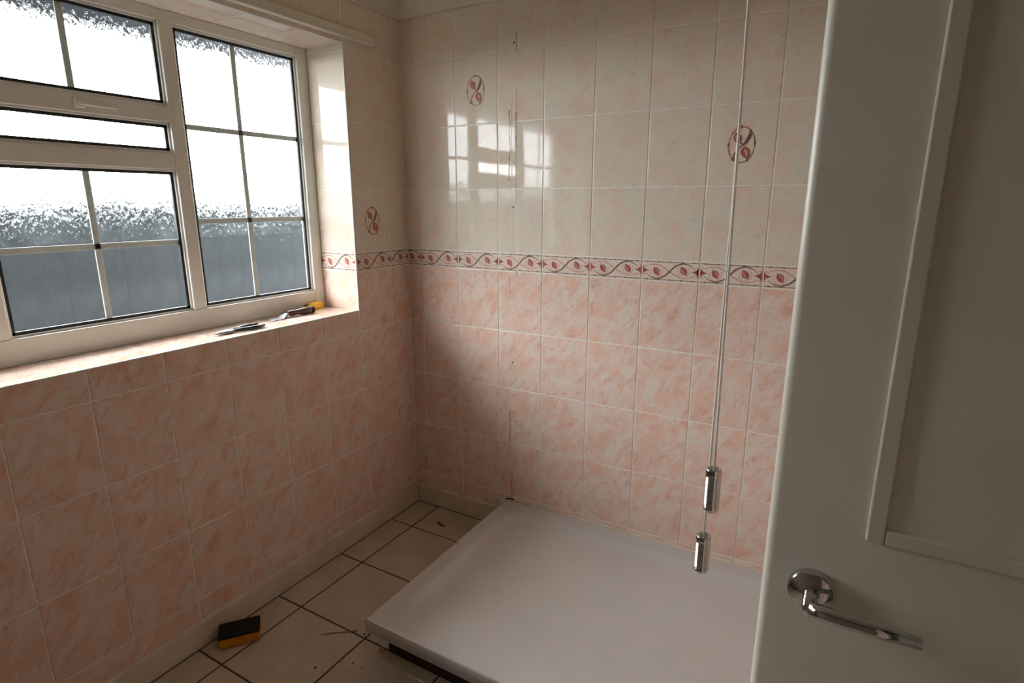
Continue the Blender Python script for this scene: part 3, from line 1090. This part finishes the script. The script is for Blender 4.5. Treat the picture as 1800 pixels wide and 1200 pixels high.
kn = empty('utility_knife', (-0.178, -0.462, SZ), math.radians(3))
tag(kn, 'small knife with chunky yellow handle and dark nose lying against the window frame', 'knife')
bm = bmesh.new()
prof = [(0.008, 0.012, 0.019), (0.03, 0.0145, 0.026), (0.06, 0.0150, 0.030), (0.085, 0.0145, 0.031), (0.100, 0.0125, 0.026)]
rings = []
for y, w, h in prof:
    rings.append([bm.verts.new(c) for c in ((-w * .8, y, 0), (w * .8, y, 0), (w, y, h * .25), (w, y, h * .75), (w * .7, y, h), (-w * .7, y, h), (-w, y, h * .75), (-w, y, h * .25))])
for a, b in zip(rings, rings[1:]):
    for k in range(8):
        bm.faces.new((a[k], a[(k + 1) % 8], b[(k + 1) % 8], b[k]))
bm.faces.new(rings[0]); bm.faces.new(rings[-1][::-1])
link('handle', bm_mesh('handle', bm), 'yellow', kn)
boxes('grip_nose', 'blackplastic', kn, [(-0.0115, 0.0115, -0.075, 0.008, 0.0005, 0.016)], 0.003)
boxes('blade', 'steel', kn, [(-0.008, 0.008, -0.105, -0.075, 0.004, 0.0052)])
boxes('slide_button', 'blackplastic', kn, [(-0.005, 0.005, 0.010, 0.030, 0.021, 0.0275)], 0.002)

pr = empty('pliers', (-0.072, -0.80, SZ))
tag(pr, 'pair of black handled pliers lying on the tiled window sill', 'pliers')
for s in (1, -1):
    bm = bmesh.new()
    tube(bm, [(0.002 * s, -0.05, 0.0075), (0.012 * s, -0.03, 0.0075), (0.022 * s, 0.0, 0.0075), (0.024 * s, 0.03, 0.0075), (0.018 * s, 0.058, 0.0075)], [0.005, 0.0065, 0.007, 0.007, 0.0058], 12)
    link('grip', bm_mesh('grip', bm, True), 'blackplastic', pr)
    bm = bmesh.new()
    tube(bm, [(0.002 * s, -0.052, 0.0065), (0.007 * s, -0.068, 0.0065), (0.006 * s, -0.085, 0.0065), (0.003 * s, -0.118, 0.0065)], [0.005, 0.0064, 0.0055, 0.003], 8)
    link('jaw', bm_mesh('jaw', bm, True), 'steel', pr)
bm = bmesh.new()
lathe(bm, [(0, 0.0135), (0.006, 0.0135), (0.0075, 0.0115), (0.0075, 0.001), (0, 0.001)], 16, (0, -0.066, 0))
link('pivot', bm_mesh('pivot', bm, True), 'steel', pr)

# ------------------------------------------------------------------ bits on the floor
bm = bmesh.new()
tube(bm, [(0.226, -0.142, 0.003), (0.234, -0.137, 0.005), (0.243, -0.143, 0.0045), (0.254, -0.147, 0.004), (0.264, -0.143, 0.003), (0.270, -0.139, 0.002)], [0.0016, 0.0036, 0.0028, 0.0038, 0.0032, 0.0014], 7)
tag(link('sealant_scrap', bm_mesh('sealant_scrap', bm), 'dirt'), 'short curled dark scrap on the floor tile by the back skirting', 'scrap')
bm = bmesh.new()
tube(bm, [(0.312, -0.911, 0.0015), (0.335, -0.892, 0.0022), (0.362, -0.874, 0.003), (0.388, -0.853, 0.0034), (0.405, -0.840, 0.004), (0.408, -0.834, 0.003)], [0.0008, 0.0014, 0.0016, 0.0022, 0.0034, 0.0014], 7)
tag(link('sealant_scrap', bm_mesh('sealant_scrap', bm), 'brownresidue'), 'long thin brown scrap across the floor joint near the tray corner', 'scrap')

rnd = random.Random(3)
bm = bmesh.new()
spots = [(0.453, -0.977, .0016), (0.50, -0.949, .0034), (0.410, -1.023, .0042), (0.41, -1.025, .003), (0.540, -0.951, .0026), (0.565, -0.926, .0016), (0.440, -0.835, .0040),
         (0.452, -0.842, .0024), (0.46, -0.833, .002), (0.508, -0.842, .003), (0.49, -0.91, .002), (0.505, -0.90, .002), (0.40, -0.79, .002), (0.095, -0.166, .0022), (0.39, -0.625, .002)]
for k in range(26):
    spots.append((rnd.gauss(0.48, 0.05), rnd.gauss(-0.95, 0.03), rnd.uniform(0.0006, 0.0016)))
spots = [q for q in spots if q[0] < 0.515 or q[1] < -0.915]
for x, y, r in spots:
    g = bmesh.ops.create_icosphere(bm, subdivisions=1, radius=r)
    for v in g['verts']:
        v.co = Vector((x + v.co.x * rnd.uniform(.8, 1.4), y + v.co.y * rnd.uniform(.8, 1.2), max(0.0, r * 0.35 + v.co.z * 0.5)))
tag(link('grit', bm_mesh('grit', bm), 'dirt'), 'scattered dark grit on the floor tiles by the tray corner', 'grit', kind='stuff')

sp = empty('sponge', (0.085, -1.06, 0.0003), math.radians(-38))
tag(sp, 'yellow ochre block sponge with dark scouring pad on the floor by the skirting', 'sponge')
boxes('sponge_block', 'sponge', sp, [(-0.040, 0.040, -0.065, 0.065, 0.0, 0.036)], 0.010, 3, True)
boxes('scouring_pad', 'hole', sp, [(-0.040, 0.040, -0.065, 0.065, 0.0365, 0.044)], 0.003)
